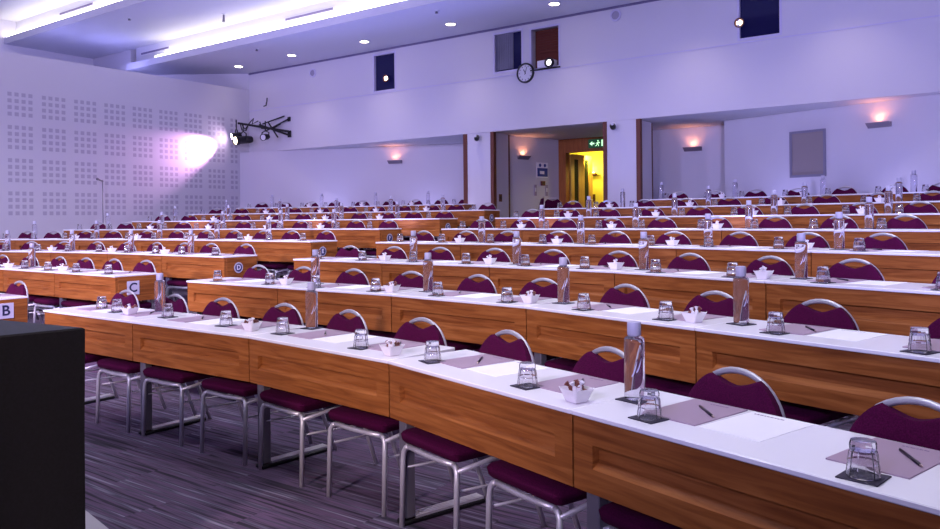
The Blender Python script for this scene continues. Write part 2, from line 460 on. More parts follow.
def chair(label, loc, rz, detail, group):
    e = empty('banquet_chair', label, 'chair', loc, rz, group)
    link('seat', CH['seat'], e); link('backrest', CH['backrest'], e); link('back_frame', CH['back_frame'], e)
    if detail:
        link('seat_frame', CH['seat_frame'], e)
        for k in ('f0', 'f1', 'r0', 'r1'): link('leg', CH[k], e)
    else:
        link('underframe', CH_UNDER, e)
    return e
def under():
    b = bmesh.new()
    for k in ('seat_frame', 'f0', 'f1', 'r0', 'r1'): b.from_mesh(CH[k])
    me = bpy.data.meshes.new('underframe'); b.to_mesh(me); b.free(); me.materials.append(M['steel'])
    for p in me.polygons: p.use_smooth = True
    return me
CH_UNDER = under()

def _tumbler():
    outer = [(.0372, .0), (.0400, .002), (.0398, .016), (.0375, .030), (.0362, .034), (.0372, .038), (.0342, .060), (.0318, .066), (.0322, .080), (.0296, .089), (.020, .090), (0, .0895)]
    inner = [(0, .068), (.022, .067), (.0275, .060), (.0330, .034), (.0352, .016)]
    b = MB(); b.lathe(inner + outer, 12)
    return b.mesh('upturned_tumbler', M['glass'], 18)
GLASS = _tumbler()
def bottle_mesh():
    p = [(0, .001), (.030, .001), (.0355, .004), (.0365, .010), (.0365, .205), (.0358, .216), (.032, .222), (.0245, .2245), (.0225, .227), (.0225, .232), (0, .232)]
    return MB().lathe(p, 24).mesh('water_bottle', M['bottle'], 40)
BOTTLE = bottle_mesh()
CAP = MB().lathe([(.0232, .228), (.0245, .231), (.0245, .272), (.0225, .276), (0, .2765)], 20).mesh('cap', M['cap'], 40)
def swirl_mesh():
    b = MB()
    for k, (z0, h, ph) in enumerate(((.085, .055, -.35), (.10, .05, .1))):
        n = 10; A = []; 
        for i in range(n + 1):
            t = i / n; a = -PI / 2 + ph + .55 * t; z = z0 + h * t * t; w = .004 + .010 * math.sin(PI * t)
            A.append((b.bm.verts.new((.0369 * math.cos(a), .0369 * math.sin(a), z)), b.bm.verts.new((.0369 * math.cos(a), .0369 * math.sin(a), z + w))))
        for (p, q), (r, s) in zip(A, A[1:]): b.bm.faces.new((p, r, s, q))
    return b.mesh('printed_swirl', M['bottle_print'])
SWIRL = swirl_mesh()
COASTER = MB().box((-.05, -.05, 0), (.05, .05, .004), .0012).mesh('coaster', M['coaster'])
PAD = MB().box((-.105, -.1485, 0), (.105, .1485, .004)).mesh('notepad', M['paper_mauve'])
SHEET = MB().box((-.105, -.1485, 0), (.105, .1485, .0012)).mesh('printed_sheet', M['paper_white'])
def header_mesh(dark):
    b = MB(); x = -.02 if dark else -.085
    for i in range(6 if dark else 9):
        w = .006 + .003 * ((i * 7) % 3); b.box((x, .118, 0), (x + w, .124, .0003)); x += w + .003
    return b.mesh('printed_heading', M['ink'])
HEAD = header_mesh(True); HEAD2 = header_mesh(False)
PEN = MB().tube([(0, -.072, .0045), (0, .062, .0045)], .0045, 8).mesh('pen', M['pen'], 'all')
PENTIP = MB().tube([(0, -.084, .0042), (0, -.078, .0045), (0, -.0715, .0045)], [.0008, .003, .0042], 8).mesh('tip', M['pen_tip'], 'all')
def bowl_mesh():
    b = MB(); prof = [(.030, 0), (.034, .004), (.056, .058), (.053, .058), (.031, .008)]
    rings = []
    for r, z in prof:
        pts = []
        for cx, cy in ((1, 1), (-1, 1), (-1, -1), (1, -1)):
            for a in (0, 45, 90):
                t = math.radians(a); q = r * .22
                dx, dy = math.cos(t), math.sin(t)
                if cx < 0: dx, dy = -dy, dx
                if cx < 0 and cy < 0: dx, dy = -dy, dx
                if cx > 0 and cy < 0: dx, dy = dy, -dx
                pts.append((cx * (r - q) + q * dx, cy * (r - q) + q * dy, z + (.004 if z > .05 and a == 45 else 0)))
        rings.append([b.bm.verts.new(p) for p in pts])
    n = 12
    for A, B in zip(rings, rings[1:]):
        for k in range(n): b.bm.faces.new((A[k], A[(k + 1) % n], B[(k + 1) % n], B[k]))
    b.bm.faces.new(rings[0][::-1]); b.bm.faces.new(rings[-1])
    return b.mesh('bowl', M['ceramic'])
BOWL = bowl_mesh()
for v in BOWL.vertices: v.co = v.co * .86
def sweet_mesh(m):
    b = MB(); b.lathe([(0, -.011), (.007, -.009), (.0095, 0), (.007, .009), (0, .011)], 8)
    for s in (-1, 1): b.lathe([(.0025, s * .009), (.011, s * .026), (.009, s * .027), (.002, s * .011)], 7)
    return b.mesh('wrapped_sweet', m)
SWEETS = [sweet_mesh(M['sweet_brown']), sweet_mesh(M['sweet_white'])]

# ---------------------------------------------------------------- one desk with everything on it
n_sweets = [0]
def letter_sign(parent, ch, L):
    x = L + .0185; up = .022 if ch == 'B' else .004; yc = .25 if ch == 'B' else .17
    round_ = ch not in 'BC'
    e = bpy.data.objects.new('letter_sign', None)
    if round_:
        mt = Matrix.Translation((x, yc, .622 + up)) @ Matrix.Rotation(PI / 2, 4, 'Y')
        b = MB().lathe([(.0, 0), (.058, 0), (.060, .004), (.045, .0042), (0, .0042)], 24, mt)
        me = b.mesh('letter_sign', M['plaque'])
        p = link('letter_sign', me, parent)
        q = MB().lathe([(0, .0), (.046, .0), (.046, .006), (0, .006)], 24, mt).mesh('disc', M['plaque_blue'])
        link('disc', q, p)
        lm, off_ = M['letter_white'], .0066
    else:
        p = link('letter_sign', MB().box((x, yc - .065, .555 + up), (x + .004, yc + .065, .69 + up), .001).mesh('letter_sign', M['plaque']), parent)
        lm, off_ = M['letter'], .0045
    bpy.data.objects.remove(e)
    cu = bpy.data.curves.new('letter', 'FONT'); cu.body = ch; cu.size = .075 if round_ else .125; cu.extrude = .0008; cu.offset = .002 if round_ else .0025
    cu.align_x = 'CENTER'; cu.align_y = 'CENTER'; cu.materials.append(lm)
    tmp = bpy.data.objects.new('letter_curve', cu); COL.objects.link(tmp)
    me = bpy.data.meshes.new_from_object(tmp.evaluated_get(bpy.context.evaluated_depsgraph_get()))
    bpy.data.objects.remove(tmp); t = link('letter', me, p)
    t.location = (x + off_, yc, .622 + up); t.rotation_euler = (PI / 2, 0, PI / 2)

def desk(k, block, order, P, ang, L, seats, sign=None, ends=(False, False), bottle=None, bowl=None, seat_from=1, glass=None):
    """P: left front corner, ang: direction of the front edge."""
    z = ROWZ[k]; u = Vector((math.cos(ang), math.sin(ang), 0)); n = Vector((-u.y, u.x, 0))
    P = Vector((P[0], P[1], z))
    at = lambda s, d, h=0.0: P + u * s + n * d + Vector((0, 0, h))
    side = f'{block} block'; row = f'{ROWN[k]} row'
    near = k <= 1
    if any(in_view(at(s, d, h)) for s in (0, L * .25, L / 2, L * .75, L) for d in (0, DEP) for h in (.5, .75)):
        e = empty('desk', f'oak desk with white top, {ORD[order]} desk from the aisle, {row}, {side}', 'desk', P, ang, f'desks of the {side}')
        link('desktop', cached(('t', L), lambda: top_mesh(L)), e)
        link('front_panel', cached(('p', L), lambda: panel_mesh(L)), e)
        if ends[0]: link('end_panel', cached('e', end_mesh), e)
        if ends[1]: link('end_panel', cached('e', end_mesh), e, (L - .018, 0, 0))
        for s in ([.055] + ([L - .055] if ends[1] else [])):
            lg = link('leg', cached('l', leg_mesh), e, (s, 0, 0)); ft = link('foot', cached('f', foot_mesh), lg); link('foot_tread', cached('ft', tread_mesh), lg, (0, 0, .022))
        if sign: letter_sign(e, sign, L)
    seatname = lambda j: f'{ORD[seat_from + j - 1]} seat from the aisle, {row}, {side}'
    idx = list(range(len(seats)))
    for j, s in enumerate(seats):
        sn = seatname(j if block == 'right' else len(seats) - 1 - j)
        js = random.uniform(-.012, .012)
        cp = at(s + js, .03 + random.uniform(-.006, .012))
        if in_view(cp + n * .45 + Vector((0, 0, .8)), 25) or in_view(cp + Vector((0, 0, .2)), 10, 10):
            chair(f'plum chair with arched steel back, {sn}', cp, ang + random.uniform(-.035, .035), near, f'chairs of the {side}')
        gs, gd = (glass[j] if glass else (s - .005 + random.uniform(-.03, .03), .085 + random.uniform(-.015, .03)))
        gp = at(gs, gd, .757)
        vis = in_view(gp)
        top_seen = k <= 4
        if vis:
            h = 0
            if top_seen:
                o = link('coaster', COASTER, None, gp, ang + random.uniform(-.15, .15)); tag(o, f'dark square coaster under tumbler, {sn}', 'coaster', f'coasters of the {side}'); h = .0041
            o = link('upturned_tumbler', GLASS, None, gp + Vector((0, 0, h)), random.uniform(0, 3)); tag(o, f'upturned glass tumbler, {sn}', 'glass', f'tumblers of the {side}')
        if k <= 3:
            pp = at(s + .0, .283, .757)
            if in_view(pp, 40):
                r = ang + random.uniform(-.03, .03)
                o = link('notepad', PAD, None, pp, r); tag(o, f'mauve notepad, {sn}', 'notepad', f'notepads of the {side}')
                link('printed_heading', HEAD, o, (0, 0, .004))
                o = link('pen', PEN, None, at(s + .03 + random.uniform(-.02, .02), .30, .7611), r + .82 + random.uniform(-.15, .15))
                tag(o, f'dark pen on mauve notepad, {sn}', 'pen', f'pens of the {side}'); link('tip', PENTIP, o)
            sp = at(s + .225, .29, .757)
            if s + .33 < L + .01 and in_view(sp, 40):
                o = link('printed_sheet', SHEET, None, sp, ang + random.uniform(-.03, .03)); tag(o, f'white printed sheet right of notepad, {sn}', 'paper', f'printed sheets of the {side}')
                link('printed_heading', HEAD2, o, (0, 0, .0012))
    dn = f'{ORD[order]} desk from the aisle, {row}, {side}'
    if bottle:
        p = at(bottle[0], bottle[1], .757)
        if in_view(p):
            h = 0
            if k <= 4:
                o = link('coaster', COASTER, None, p, ang + random.uniform(-.2, .2)); tag(o, f'dark coaster under bottle, {dn}', 'coaster', f'bottle coasters of the {side}'); h = .0041
            o = link('water_bottle', BOTTLE, None, p + Vector((0, 0, h)), TH + random.uniform(-.5, .5)); tag(o, f'clear water bottle with pale cap, {dn}', 'bottle', f'bottles of the {side}')
            link('cap', CAP, o); link('printed_swirl', SWIRL, o)
    if bowl:
        p = at(bowl[0], bowl[1], .757)
        if in_view(p):
            o = link('bowl', BOWL, None, p, ang + random.uniform(-.2, .2)); tag(o, f'square white bowl of sweets, {dn}', 'bowl', f'bowls of the {side}')
            nS = 7 if near else 3
            for q in range(nS):
                if n_sweets[0] >= 296: break
                n_sweets[0] += 1
                a = q * 2.4; rr = .025 * math.sqrt((q + .3) / nS)
                brown = near and q % 3 != 2
                w = link('wrapped_sweet', SWEETS[0 if brown else 1], None, p + Vector((rr * math.cos(a), rr * math.sin(a), .047 + .006 * (q % 2))))
                w.rotation_euler = (random.uniform(.5, 1.5) if brown else random.uniform(-.5, .5), random.uniform(-.5, .5), random.uniform(0, 6))
                tag(w, f'{"brown" if brown else "white"} wrapped sweet in bowl, {dn}', 'sweet', f'{"brown" if brown else "white"} sweets, {dn}')

# right block, starting at the aisle
SEATS = (.29, .92)
R_GLASS0 = {0: ((.34, .26), (.64, .21)), 1: ((.045, .23), (.75, .18)), 2: ((.10, .16), (.84, .13)), 3: ((.17, .13), (.84, .115)), 4: ((.25, .10), (.95, .065))}
for k in range(NROW):
    y = ROWY[k]; P = Vector((-5.996, y)); angs = [0, 0, -A1, -A2, -A2, -A2]; seat = 1
    for i in range(6):
        L, st = 1.2, ((.35, .97) if k == 1 else SEATS); p0 = P.copy()
        u = Vector((math.cos(angs[i]), math.sin(angs[i])))
        P = P + u * 1.2
        if k == 7:
            if i == 0: continue
            if i == 1: p0 = Vector((-4.72, y)); L = 1.124; st = (.27, .86)
        kw = {}
        if k == 0:
            kw['glass'] = R_GLASS0.get(i)
            kw['bottle'] = [(.90, .39), None, (.05, .40), None, (.05, .262), (.05, .27)][i]
            kw['bowl'] = [(.88, .17), (1.06, .13), (1.12, .09), (1.135, .085), None, None][i]
            if i == 2: kw['bottle2'] = None
        else:
            if i: kw['bottle'] = (.06 + random.uniform(-.01, .05), .25 + random.uniform(-.03, .1))
            if i < 5: kw['bowl'] = (1.13 + random.uniform(-.04, .0), .09 + random.uniform(-.01, .06))
        kw.pop('bottle2', None)
        desk(k, 'right', i - (1 if k == 7 else 0), p0, angs[i], L, st, ends=(i == 0 or (k == 7 and i == 1), False), seat_from=seat, **kw)
        seat += 2
# left block, starting at the aisle and running to the left wall
LX = [-7.24, -7.167, -7.12, -7.07, -7.05, -6.98, -7.02, -8.32]
for k in range(NROW):
    y = ROWY[k]; P = Vector((LX[k], y)); angs = [0, 0, A1, A2, A2, A2]; seat = 1; bits = [1.2] * 5 + [.62]
    if k == 7: angs = [0, A1, A2, A2, A2]; bits = [1.2] * 4 + [.62]
    for i, L in enumerate(bits):
        u = Vector((math.cos(angs[i]), math.sin(angs[i])))
        Q = P - u * L
        st = SEATS if L > 1 else (.30,)
        kw = {}
        if L > 1 and i: kw['bowl'] = (1.13 + random.uniform(-.05, .0), .10 + random.uniform(-.02, .06))
        if L > 1 and (i > 0 or k > 1): kw['bottle'] = (.07 + random.uniform(-.01, .06), .25 + random.uniform(-.04, .1))
        desk(k, 'left', i, Q, angs[i], L, st, sign='BCDEFGHI'[k] if i == 0 else None, ends=(i == len(bits) - 1, i == 0), seat_from=seat, **kw)
        seat += len(st); P = Q

# ---------------------------------------------------------------- black draped lectern table at the left edge
def lectern():
    C0 = Vector((-2.979, 1.554)); a = (Vector((-3.03, 1.268)) - C0).normalized(); b_ = (Vector((-3.546, 1.484)) - C0).normalized()
    e = empty('lectern_table', 'black cloth draped lectern table at the left edge, before the front row', 'table', (C0.x, C0.y, 0), 0)
    p = [Vector((0, 0)), a * .95, a * .95 + b_ * 1.25, b_ * 1.25]
    b = MB(); n = 14
    def ring(z, s, wav):
        pts = []; c = sum(p, Vector((0, 0))) / 4
        for i in range(4):
            A, B = p[i], p[(i + 1) % 4]
            for j in range(n):
                q = A.lerp(B, j / n); d = (q - c)
                w = 1 + s + (wav * math.sin(j / n * PI * 6 + i) if j else wav)
                pts.append(b.bm.verts.new((c.x + d.x * w, c.y + d.y * w, z)))
        return pts
    rs = [ring(1.0, -.012, 0), ring(.994, 0, 0), ring(.97, .0, 0), ring(.6, -.012, .006), ring(.02, -.02, .014)]
    for A, B in zip(rs, rs[1:]):
        m = len(A)
        for i in range(m): b.bm.faces.new((A[i], A[(i + 1) % m], B[(i + 1) % m], B[i]))
    link('drape', b.mesh('drape', M['black_cloth'], 50), e)
    q = MB(); c = sum(p, Vector((0, 0))) / 4
    q.prism([tuple(c + (v - c) * .985) for v in p], .985, 1.0005)
    link('cloth_top', q.mesh('cloth_top', M['cloth_top']), e)
M['cloth_top'] = noisy('black_cloth_top_sheen', (.014, .018, .034), (.020, .026, .048), 60, 0.7, 0.05)  # sheen on the cloth top put into a lighter, bluer colour
lectern()

# ---------------------------------------------------------------- windows in the upper wall
def window(i, h, pane, inset=.05, blind=None):
    x0, x1, z0, z1 = h; t = .028
    b = MB()
    b.box((x0 - .02, YW - .008, z0 - .02), (x1 + .02, YW + .06, z0 + .012)); b.box((x0 - .02, YW - .008, z1 - .012), (x1 + .02, YW + .06, z1 + .02))
    b.box((x0 - .02, YW - .008, z0 + .012), (x0 + .012, YW + .06, z1 - .012)); b.box((x1 - .012, YW - .008, z0 + .012), (x1 + .02, YW + .06, z1 - .012))
    w = struct(f'window_{i}', b.mesh(f'window_{i}', M['frame_lav']))
    link('pane', boxm('pane', (x0 + .01, YW + inset, z0 + .01), (x1 - .01, YW + inset + .008, z1 - .01), pane), w)
    return w
window(1, WIN[0], M['pane_dark'])
w2 = window(2, WIN[1], M['pane_dark'])
bl = MB(); x0, x1, z0, z1 = WIN[1]; n = 18
for i in range(n):
    xa = x0 + .03 + (x1 - x0 - .24) * i / n; xb = x0 + .03 + (x1 - x0 - .24) * (i + 1) / n
    bl.box((xa, YW + .030 + .006 * (i % 2), z0 + .04), (xb, YW + .044, z1 - .012))
link('curtain', bl.mesh('curtain', M['blind_grey']), w2)
w3 = window(3, WIN[2], M['blind_brown'], .15)
x0, x1, z0, z1 = WIN[2]
bl = MB()
for i in range(9): bl.box((x0 + .10, YW + .10, z0 + .30 + i * .045), (x1 - .015, YW + .125, z0 + .335 + i * .045))
link('blind', bl.mesh('blind', M['blind_brown']), w3)
link('sill', boxm('sill', (x0, YW - .03, z0 - .03), (x1 + .02, YW + .14, z0 - .004), M['black']), w3)
window(4, WIN[3], M['pane_dark'])
# taupe window in the splayed wall on the right
dR = Vector((1.9 + 4.03, 11.081 - 12.894, 0)).normalized(); rzR = math.atan2(dR.y, dR.x)
wb = MB(); W_, H_ = .57, .71
for lo, hi in (((0, -.02, 0), (W_, .02, .035)), ((0, -.02, H_ - .035), (W_, .02, H_)), ((0, -.02, .035), (.035, .02, H_ - .035)), ((W_ - .035, -.02, .035), (W_, .02, H_ - .035))): wb.box(lo, hi)
w5 = struct('window_5', wb.mesh('window_5', mat('taupe_frame', (.23, .22, .30), .5)), None, (-2.913, 12.545, 2.0)); w5.rotation_euler = (0, 0, rzR)
link('pane', boxm('pane', (.035, -.004, .035), (W_ - .035, .004, H_ - .035), M['pane_taupe']), w5)

# ---------------------------------------------------------------- wall lamps
LAMPS = []
def light(name, kind, loc, energy, color, size=.1, rot=None, target=None, angle=None, blend=.5, parent=None, size_y=None):
    l = bpy.data.lights.new(name, kind); l.energy = energy; l.color = color
    if kind == 'AREA':
        l.size = size
        if size_y: l.shape = 'RECTANGLE'; l.size_y = size_y
    else: l.shadow_soft_size = size
    if kind == 'SPOT': l.spot_size = angle; l.spot_blend = blend
    o = bpy.data.objects.new(name, l); COL.objects.link(o); o.location = loc
    if target is not None: o.rotation_euler = (Vector(target) - Vector(loc)).to_track_quat('-Z', 'Y').to_euler()
    elif rot: o.rotation_euler = rot
    if parent: o.parent = parent
    return o
def sconce(loc, rz, label, w=.32):
    e = empty('wall_lamp', label, 'lamp', loc, rz, 'uplighter wall lamps')
    b = MB(); h = w / 2
    a = [(-h, -.10, .035), (h, -.10, .035), (h, -.012, -.035), (-h, -.012, -.035)]
    b.bm.faces.new([b.bm.verts.new(p) for p in a])
    for s in (-h, h): b.bm.faces.new([b.bm.verts.new(p) for p in ((s, -.10, .035), (s, -.012, -.035), (s, -.003, -.035), (s, -.003, .035))])
    b.bm.faces.new([b.bm.verts.new(p) for p in ((-h, -.003, -.035), (h, -.003, -.035), (h, -.003, .035), (-h, -.003, .035))])
    b.bm.faces.new([b.bm.verts.new(p) for p in ((-h, -.012, -.035), (h, -.012, -.035), (h, -.003, -.035), (-h, -.003, -.035))])
    link('shade', b.mesh('shade', M['sconce']), e)
    link('bulb', MB().tube([(-h * .7, -.045, .012), (h * .7, -.045, .012)], .012, 8).mesh('bulb', M['glow_peach'], 'all'), e)
    light('uplight', 'SPOT', (0, -.06, .03), 4.2, (1, .36, .16), .03, rot=(PI, 0, 0), angle=math.radians(150), blend=.8, parent=e)
sconce((-11.03, 12.575, 2.66), math.atan2(2.03, 6.63), 'grey wall lamp on the left wall recess, peach glow above')
sconce((-7.935, 12.80, 2.60), math.atan2(1.52, .34), 'grey wall lamp beside the doorway, peach glow above', .30)
sconce((-4.765, 13.465, 2.62), 0, 'grey wall lamp in the alcove, strong peach glow on the soffit')
sconce((-1.62, 12.155, 2.68), rzR, 'grey wall lamp on the right wall, right of the taupe window')

# recessed downlights over the back rows
for i, (x, y) in enumerate([(-14.3, 11.0), (-12.48, 10.95), (-10.41, 10.98), (-8.27, 10.95), (-6.15, 10.94), (-4.05, 10.95), (-1.95, 10.95)]):
    if i == 0: nm = 'small recessed downlight at the far left corner'
    elif i < 5: nm = f'recessed ceiling downlight, {ORD[i]} of the row from the left corner'
    else: nm = ''
    if i < 5:
        e = empty('ceiling_downlight', nm, 'lamp', (x, y, 4.9), 0, 'recessed downlights by the back wall')
        link('rim', MB().lathe([(.085, -.001), (.10, -.001), (.10, -.012), (.085, -.012), (.085, -.001)], 20).mesh('rim', M['glow_rim'] if 'glow_rim' in M else M['white_plastic']), e)
        link('bulb', MB().lathe([(0, -.004), (.084, -.004), (.07, -.010), (0, -.014)], 20).mesh('bulb', M['glow_warm']), e)
    light('downlight', 'SPOT', (x, y, 4.87), 8 if i == 0 else 40, (1, .82, .70), .08, target=(x, y - .25, 0), angle=math.radians(105), blend=.9)
def small_ceiling(loc, label, m, cat, name, h=.05):
    e = empty(name, label, cat, loc)
    link('base', MB().lathe([(0, 0), (.045, 0), (.045, -.012), (.03, -.018), (0, -.018)], 14).mesh('base', M['white_plastic']), e)
    link('head', MB().lathe([(.018, -.018), (.022, -h * .7), (.030, -h), (0, -h)], 12).mesh('head', m), e)
small_ceiling((-12.55, 10.1, 4.9), 'small sprinkler on the blue ceiling band, left one', M['grey_metal'], 'sprinkler', 'hanging_sprinkler')
small_ceiling((-7.92, 10.1, 4.9), 'small sprinkler on the blue ceiling band, right one', M['grey_metal'], 'sprinkler', 'hanging_sprinkler')
small_ceiling((-12.6, 9.35, 5.45), 'dark drop sprinkler against the bright ceiling trough', M['grey_metal'], 'sprinkler', 'hanging_sprinkler', .16)
small_ceiling((-14.3, 8.4, 5.45), 'small dark sprinkler on the ceiling at top left', M['grey_metal'], 'sprinkler', 'hanging_sprinkler')

# clock
e = empty('wall_clock', 'round white wall clock with black rim under the twin windows', 'clock', (-7.165, YW, 4.0))
mt = Matrix.Rotation(PI / 2, 4, 'X')
link('rim', MB().lathe([(.148, .001), (.178, .001), (.180, .03), (.170, .045), (.150, .040), (.148, .001)], 32, mt).mesh('rim', M['black'], 40), e)
link('face', MB().lathe([(0, .001), (.150, .001), (.150, .022), (0, .022)], 32, mt).mesh('face', M['white_plastic']), e)
tk = MB()
for i in range(12): tk.box((-.005, -.0245, .112), (.005, -.0225, .138), mtx=Matrix.Rotation(i * PI / 6, 4, 'Y'))
link('hour_marks', tk.mesh('hour_marks', M['black']), e)
link('hand', MB().box((-.006, -.027, -.02), (.006, -.0245, .075), mtx=Matrix.Rotation(-.5, 4, 'Y')).mesh('hand', M['black']), e)
link('hand', MB().box((-.0045, -.030, -.03), (.0045, -.0275, .11), mtx=Matrix.Rotation(.35, 4, 'Y')).mesh('hand', M['black']), e)

# projector in the second twin window
e = empty('projector', 'small white projector with black lens in the brown window', 'projector', (-6.70, YW - .03, 4.045))
link('body', MB().box((-.20, -.03, .0), (.12, .14, .13), .012, 2).mesh('body', M['white_plastic']), e)
mt = Matrix.Translation((.06, -.03, .065)) @ Matrix.Rotation(PI / 2, 4, 'X')
link('lens_ring', MB().lathe([(.055, 0), (.085, 0), (.085, .05), (.055, .05), (.055, 0)], 20, mt).mesh('lens_ring', M['black'], 40), e)
link('lens', MB().lathe([(0, 0), (.054, 0), (.05, .03), (0, .038)], 20, mt).mesh('lens', mat('projector_lens', (1, 1, 1), .2, emit=(1, .98, 1), estr=2.5), 40), e)
# lamp reflections in the dark windows, added as small glowing shapes
for lx, lz, lab in ((-10.50, 4.29, 'warm lamp reflection in the left dark window, built as a glowing shape'), (-3.42, 4.31, 'warm lamp reflection at the edge of the large dark window, built as glowing shape')):
    e = empty('lamp_glint', lab, 'lamp', (lx, YW + .02, lz))
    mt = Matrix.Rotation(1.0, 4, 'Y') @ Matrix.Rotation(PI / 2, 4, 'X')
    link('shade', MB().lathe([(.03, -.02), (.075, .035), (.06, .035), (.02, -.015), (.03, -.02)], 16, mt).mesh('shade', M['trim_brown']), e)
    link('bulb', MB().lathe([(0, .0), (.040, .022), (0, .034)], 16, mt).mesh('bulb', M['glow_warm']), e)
# wall discs
for loc, lab in (((-12.64, YW, 4.65), 'grey wall speaker disc left of the first dark window'), ((-5.42, YW, 4.745), 'grey wall speaker disc high between the windows')):
    e = empty('wall_speaker', lab, 'speaker', loc)
    mt = Matrix.Rotation(PI / 2, 4, 'X')
    link('rim', MB().lathe([(.07, .001), (.10, .001), (.095, .025), (.07, .025), (.07, .001)], 20, mt).mesh('rim', M['frame_lav']), e)
    link('grille', MB().lathe([(0, .001), (.072, .001), (.06, .018), (0, .022)], 20, mt).mesh('grille', mat('speaker_grille', (.33, .31, .42), .7)), e)
# security cameras on the pillars
for (x, lab) in ((-8.2, 'small security camera on the pillar left of the doorway'), (-5.47, 'small security camera on the pillar right of the doorway')):
    e = empty('security_camera', lab, 'camera', (x, YW, 2.935))
    link('mount', MB().lathe([(0, 0), (.05, 0), (.05, .03), (.02, .05), (0, .05)], 14, Matrix.Rotation(PI / 2, 4, 'X')).mesh('mount', M['white_plastic']), e)
    b = MB(); b.lathe([(0, -.10), (.040, -.10), (.048, -.08), (.048, .06), (.03, .09), (0, .09)], 14, Matrix.Translation((.03, -.11, -.03)) @ Matrix.Rotation(1.9, 4, 'X') @ Matrix.Rotation(.5, 4, 'Y'))
    link('housing', b.mesh('housing', M['black'], 40), e)
    link('lens', MB().lathe([(0, 0), (.025, 0), (.022, .012), (0, .016)], 12, Matrix.Translation((.06, -.20, .0)) @ Matrix.Rotation(PI / 2, 4, 'X')).mesh('lens', M['white_plastic']), e)

# ---------------------------------------------------------------- doorway
ZT = ROWZ[7]
DX0, DX1, DXE, DH = -7.525, -6.66, -7.69, 2.74
struct('wall_door', MB().box((-8.6, 13.86, .5), (DXE, 14.0, ZS)).box((-5.9, 13.86, .5), (-5.4, 14.0, ZS)).mesh('wall_door', M['wall']))
d1 = struct('door_1', MB().box((DXE, 13.80, ZT), (DX0, 13.95, ZS)).box((DX0, 13.80, DH), (-5.63, 13.95, ZS)).box((-6.1, 13.80, ZT), (-5.63, 13.95, DH)).mesh('door_frame', M['door_wood']))
# open leaf, hinged on the left and swung into the lobby
lf = empty('door_leaf', 'yellow lit wooden door leaf with dark glazed strips, standing open', 'door', (DX0 + .01, 13.97, ZT + .005), math.radians(84))
b = MB(); LW, LH = .80, 1.78
for lo, hi in (((0, -.022, 0), (.12, .022, LH)), ((.28, -.022, .5), (.50, .022, LH)), ((.66, -.022, 0), (LW, .022, LH)), ((.12, -.022, 0), (.66, .022, .5)), ((.12, -.022, LH - .1), (.28, .022, LH)), ((.5, -.022, LH - .1), (.66, .022, LH))): b.box(lo, hi)
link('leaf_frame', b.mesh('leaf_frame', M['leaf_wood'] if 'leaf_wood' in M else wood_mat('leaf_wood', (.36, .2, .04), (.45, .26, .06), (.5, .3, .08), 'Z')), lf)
for a in (.12, .5): link('glazing', boxm('glazing', (a, -.006, .5), (a + .16, .006, LH - .1), mat('dark_glazing', (.015, .02, .01), .1)), lf)
link('handle', MB().tube([(LW - .09, -.022, .85), (LW - .09, -.07, .85), (LW - .2, -.07, .85)], .01, 8).mesh('handle', M['steel'], 'all'), lf)
# lobby behind the door
struct('wall_lobby', MB().box((-10.3, 16.2, .5), (-4.0, 16.35, 3.6)).box((-10.45, 13.96, .5), (-10.3, 16.35, 3.6)).box((-4.1, 13.96, .5), (-4.0, 16.2, 3.6)).mesh('wall_lobby', M['lobby']))
struct('ceiling_lobby', boxm('ceiling_lobby', (-10.3, 13.96, ZS - .06), (-4.0, 16.2, ZS - .01), M['lobby']))
e = empty('lobby_lamp', 'bright yellow wall lamp in the lobby beyond the doorway', 'lamp', (-8.18, 16.19, 2.42))
link('shade', MB().box((-.17, -.09, -.03), (.17, 0, .03), .01).mesh('shade', M['trim_brown']), e)
link('bulb', MB().tube([(-.12, -.05, .04), (.12, -.05, .04)], .015, 8).mesh('bulb', M['glow_yellow'], 'all'), e)
light('lobby_light', 'POINT', (-8.18, 16.02, 2.52), 16, (1, .82, .18), .05)
light('lobby_light', 'SPOT', (-7.4, 14.5, 2.7), 190, (1, .80, .16), .15, target=(-8.0, 16.2, 1.9), angle=math.radians(120), blend=.6)
light('lobby_light', 'SPOT', (-6.6, 14.9, 2.5), 36, (1, .80, .16), .15, target=(-7.4, 14.3, 1.7), angle=math.radians(80), blend=.6)
e = empty('switch_plate', 'small dark switch plate on the yellow lobby wall', 'switch', (-8.12, 16.2, 1.87))
link('plate', MB().box((-.06, -.012, -.09), (.06, 0, .09), .004).mesh('plate', M['trim_brown']), e); link('rocker', boxm('rocker', (-.02, -.02, -.03), (.02, -.012, .03), M['black']), e)
e = empty('switch_plate', 'small brown switch plate on the side of the left pillar', 'switch', (-7.95, 12.02, 1.80), PI / 2)
link('plate', MB().box((-.05, -.012, -.07), (.05, 0, .07), .004).mesh('plate', M['trim_brown']), e); link('rocker', boxm('rocker', (-.02, -.02, -.03), (.02, -.012, .03), M['black']), e)
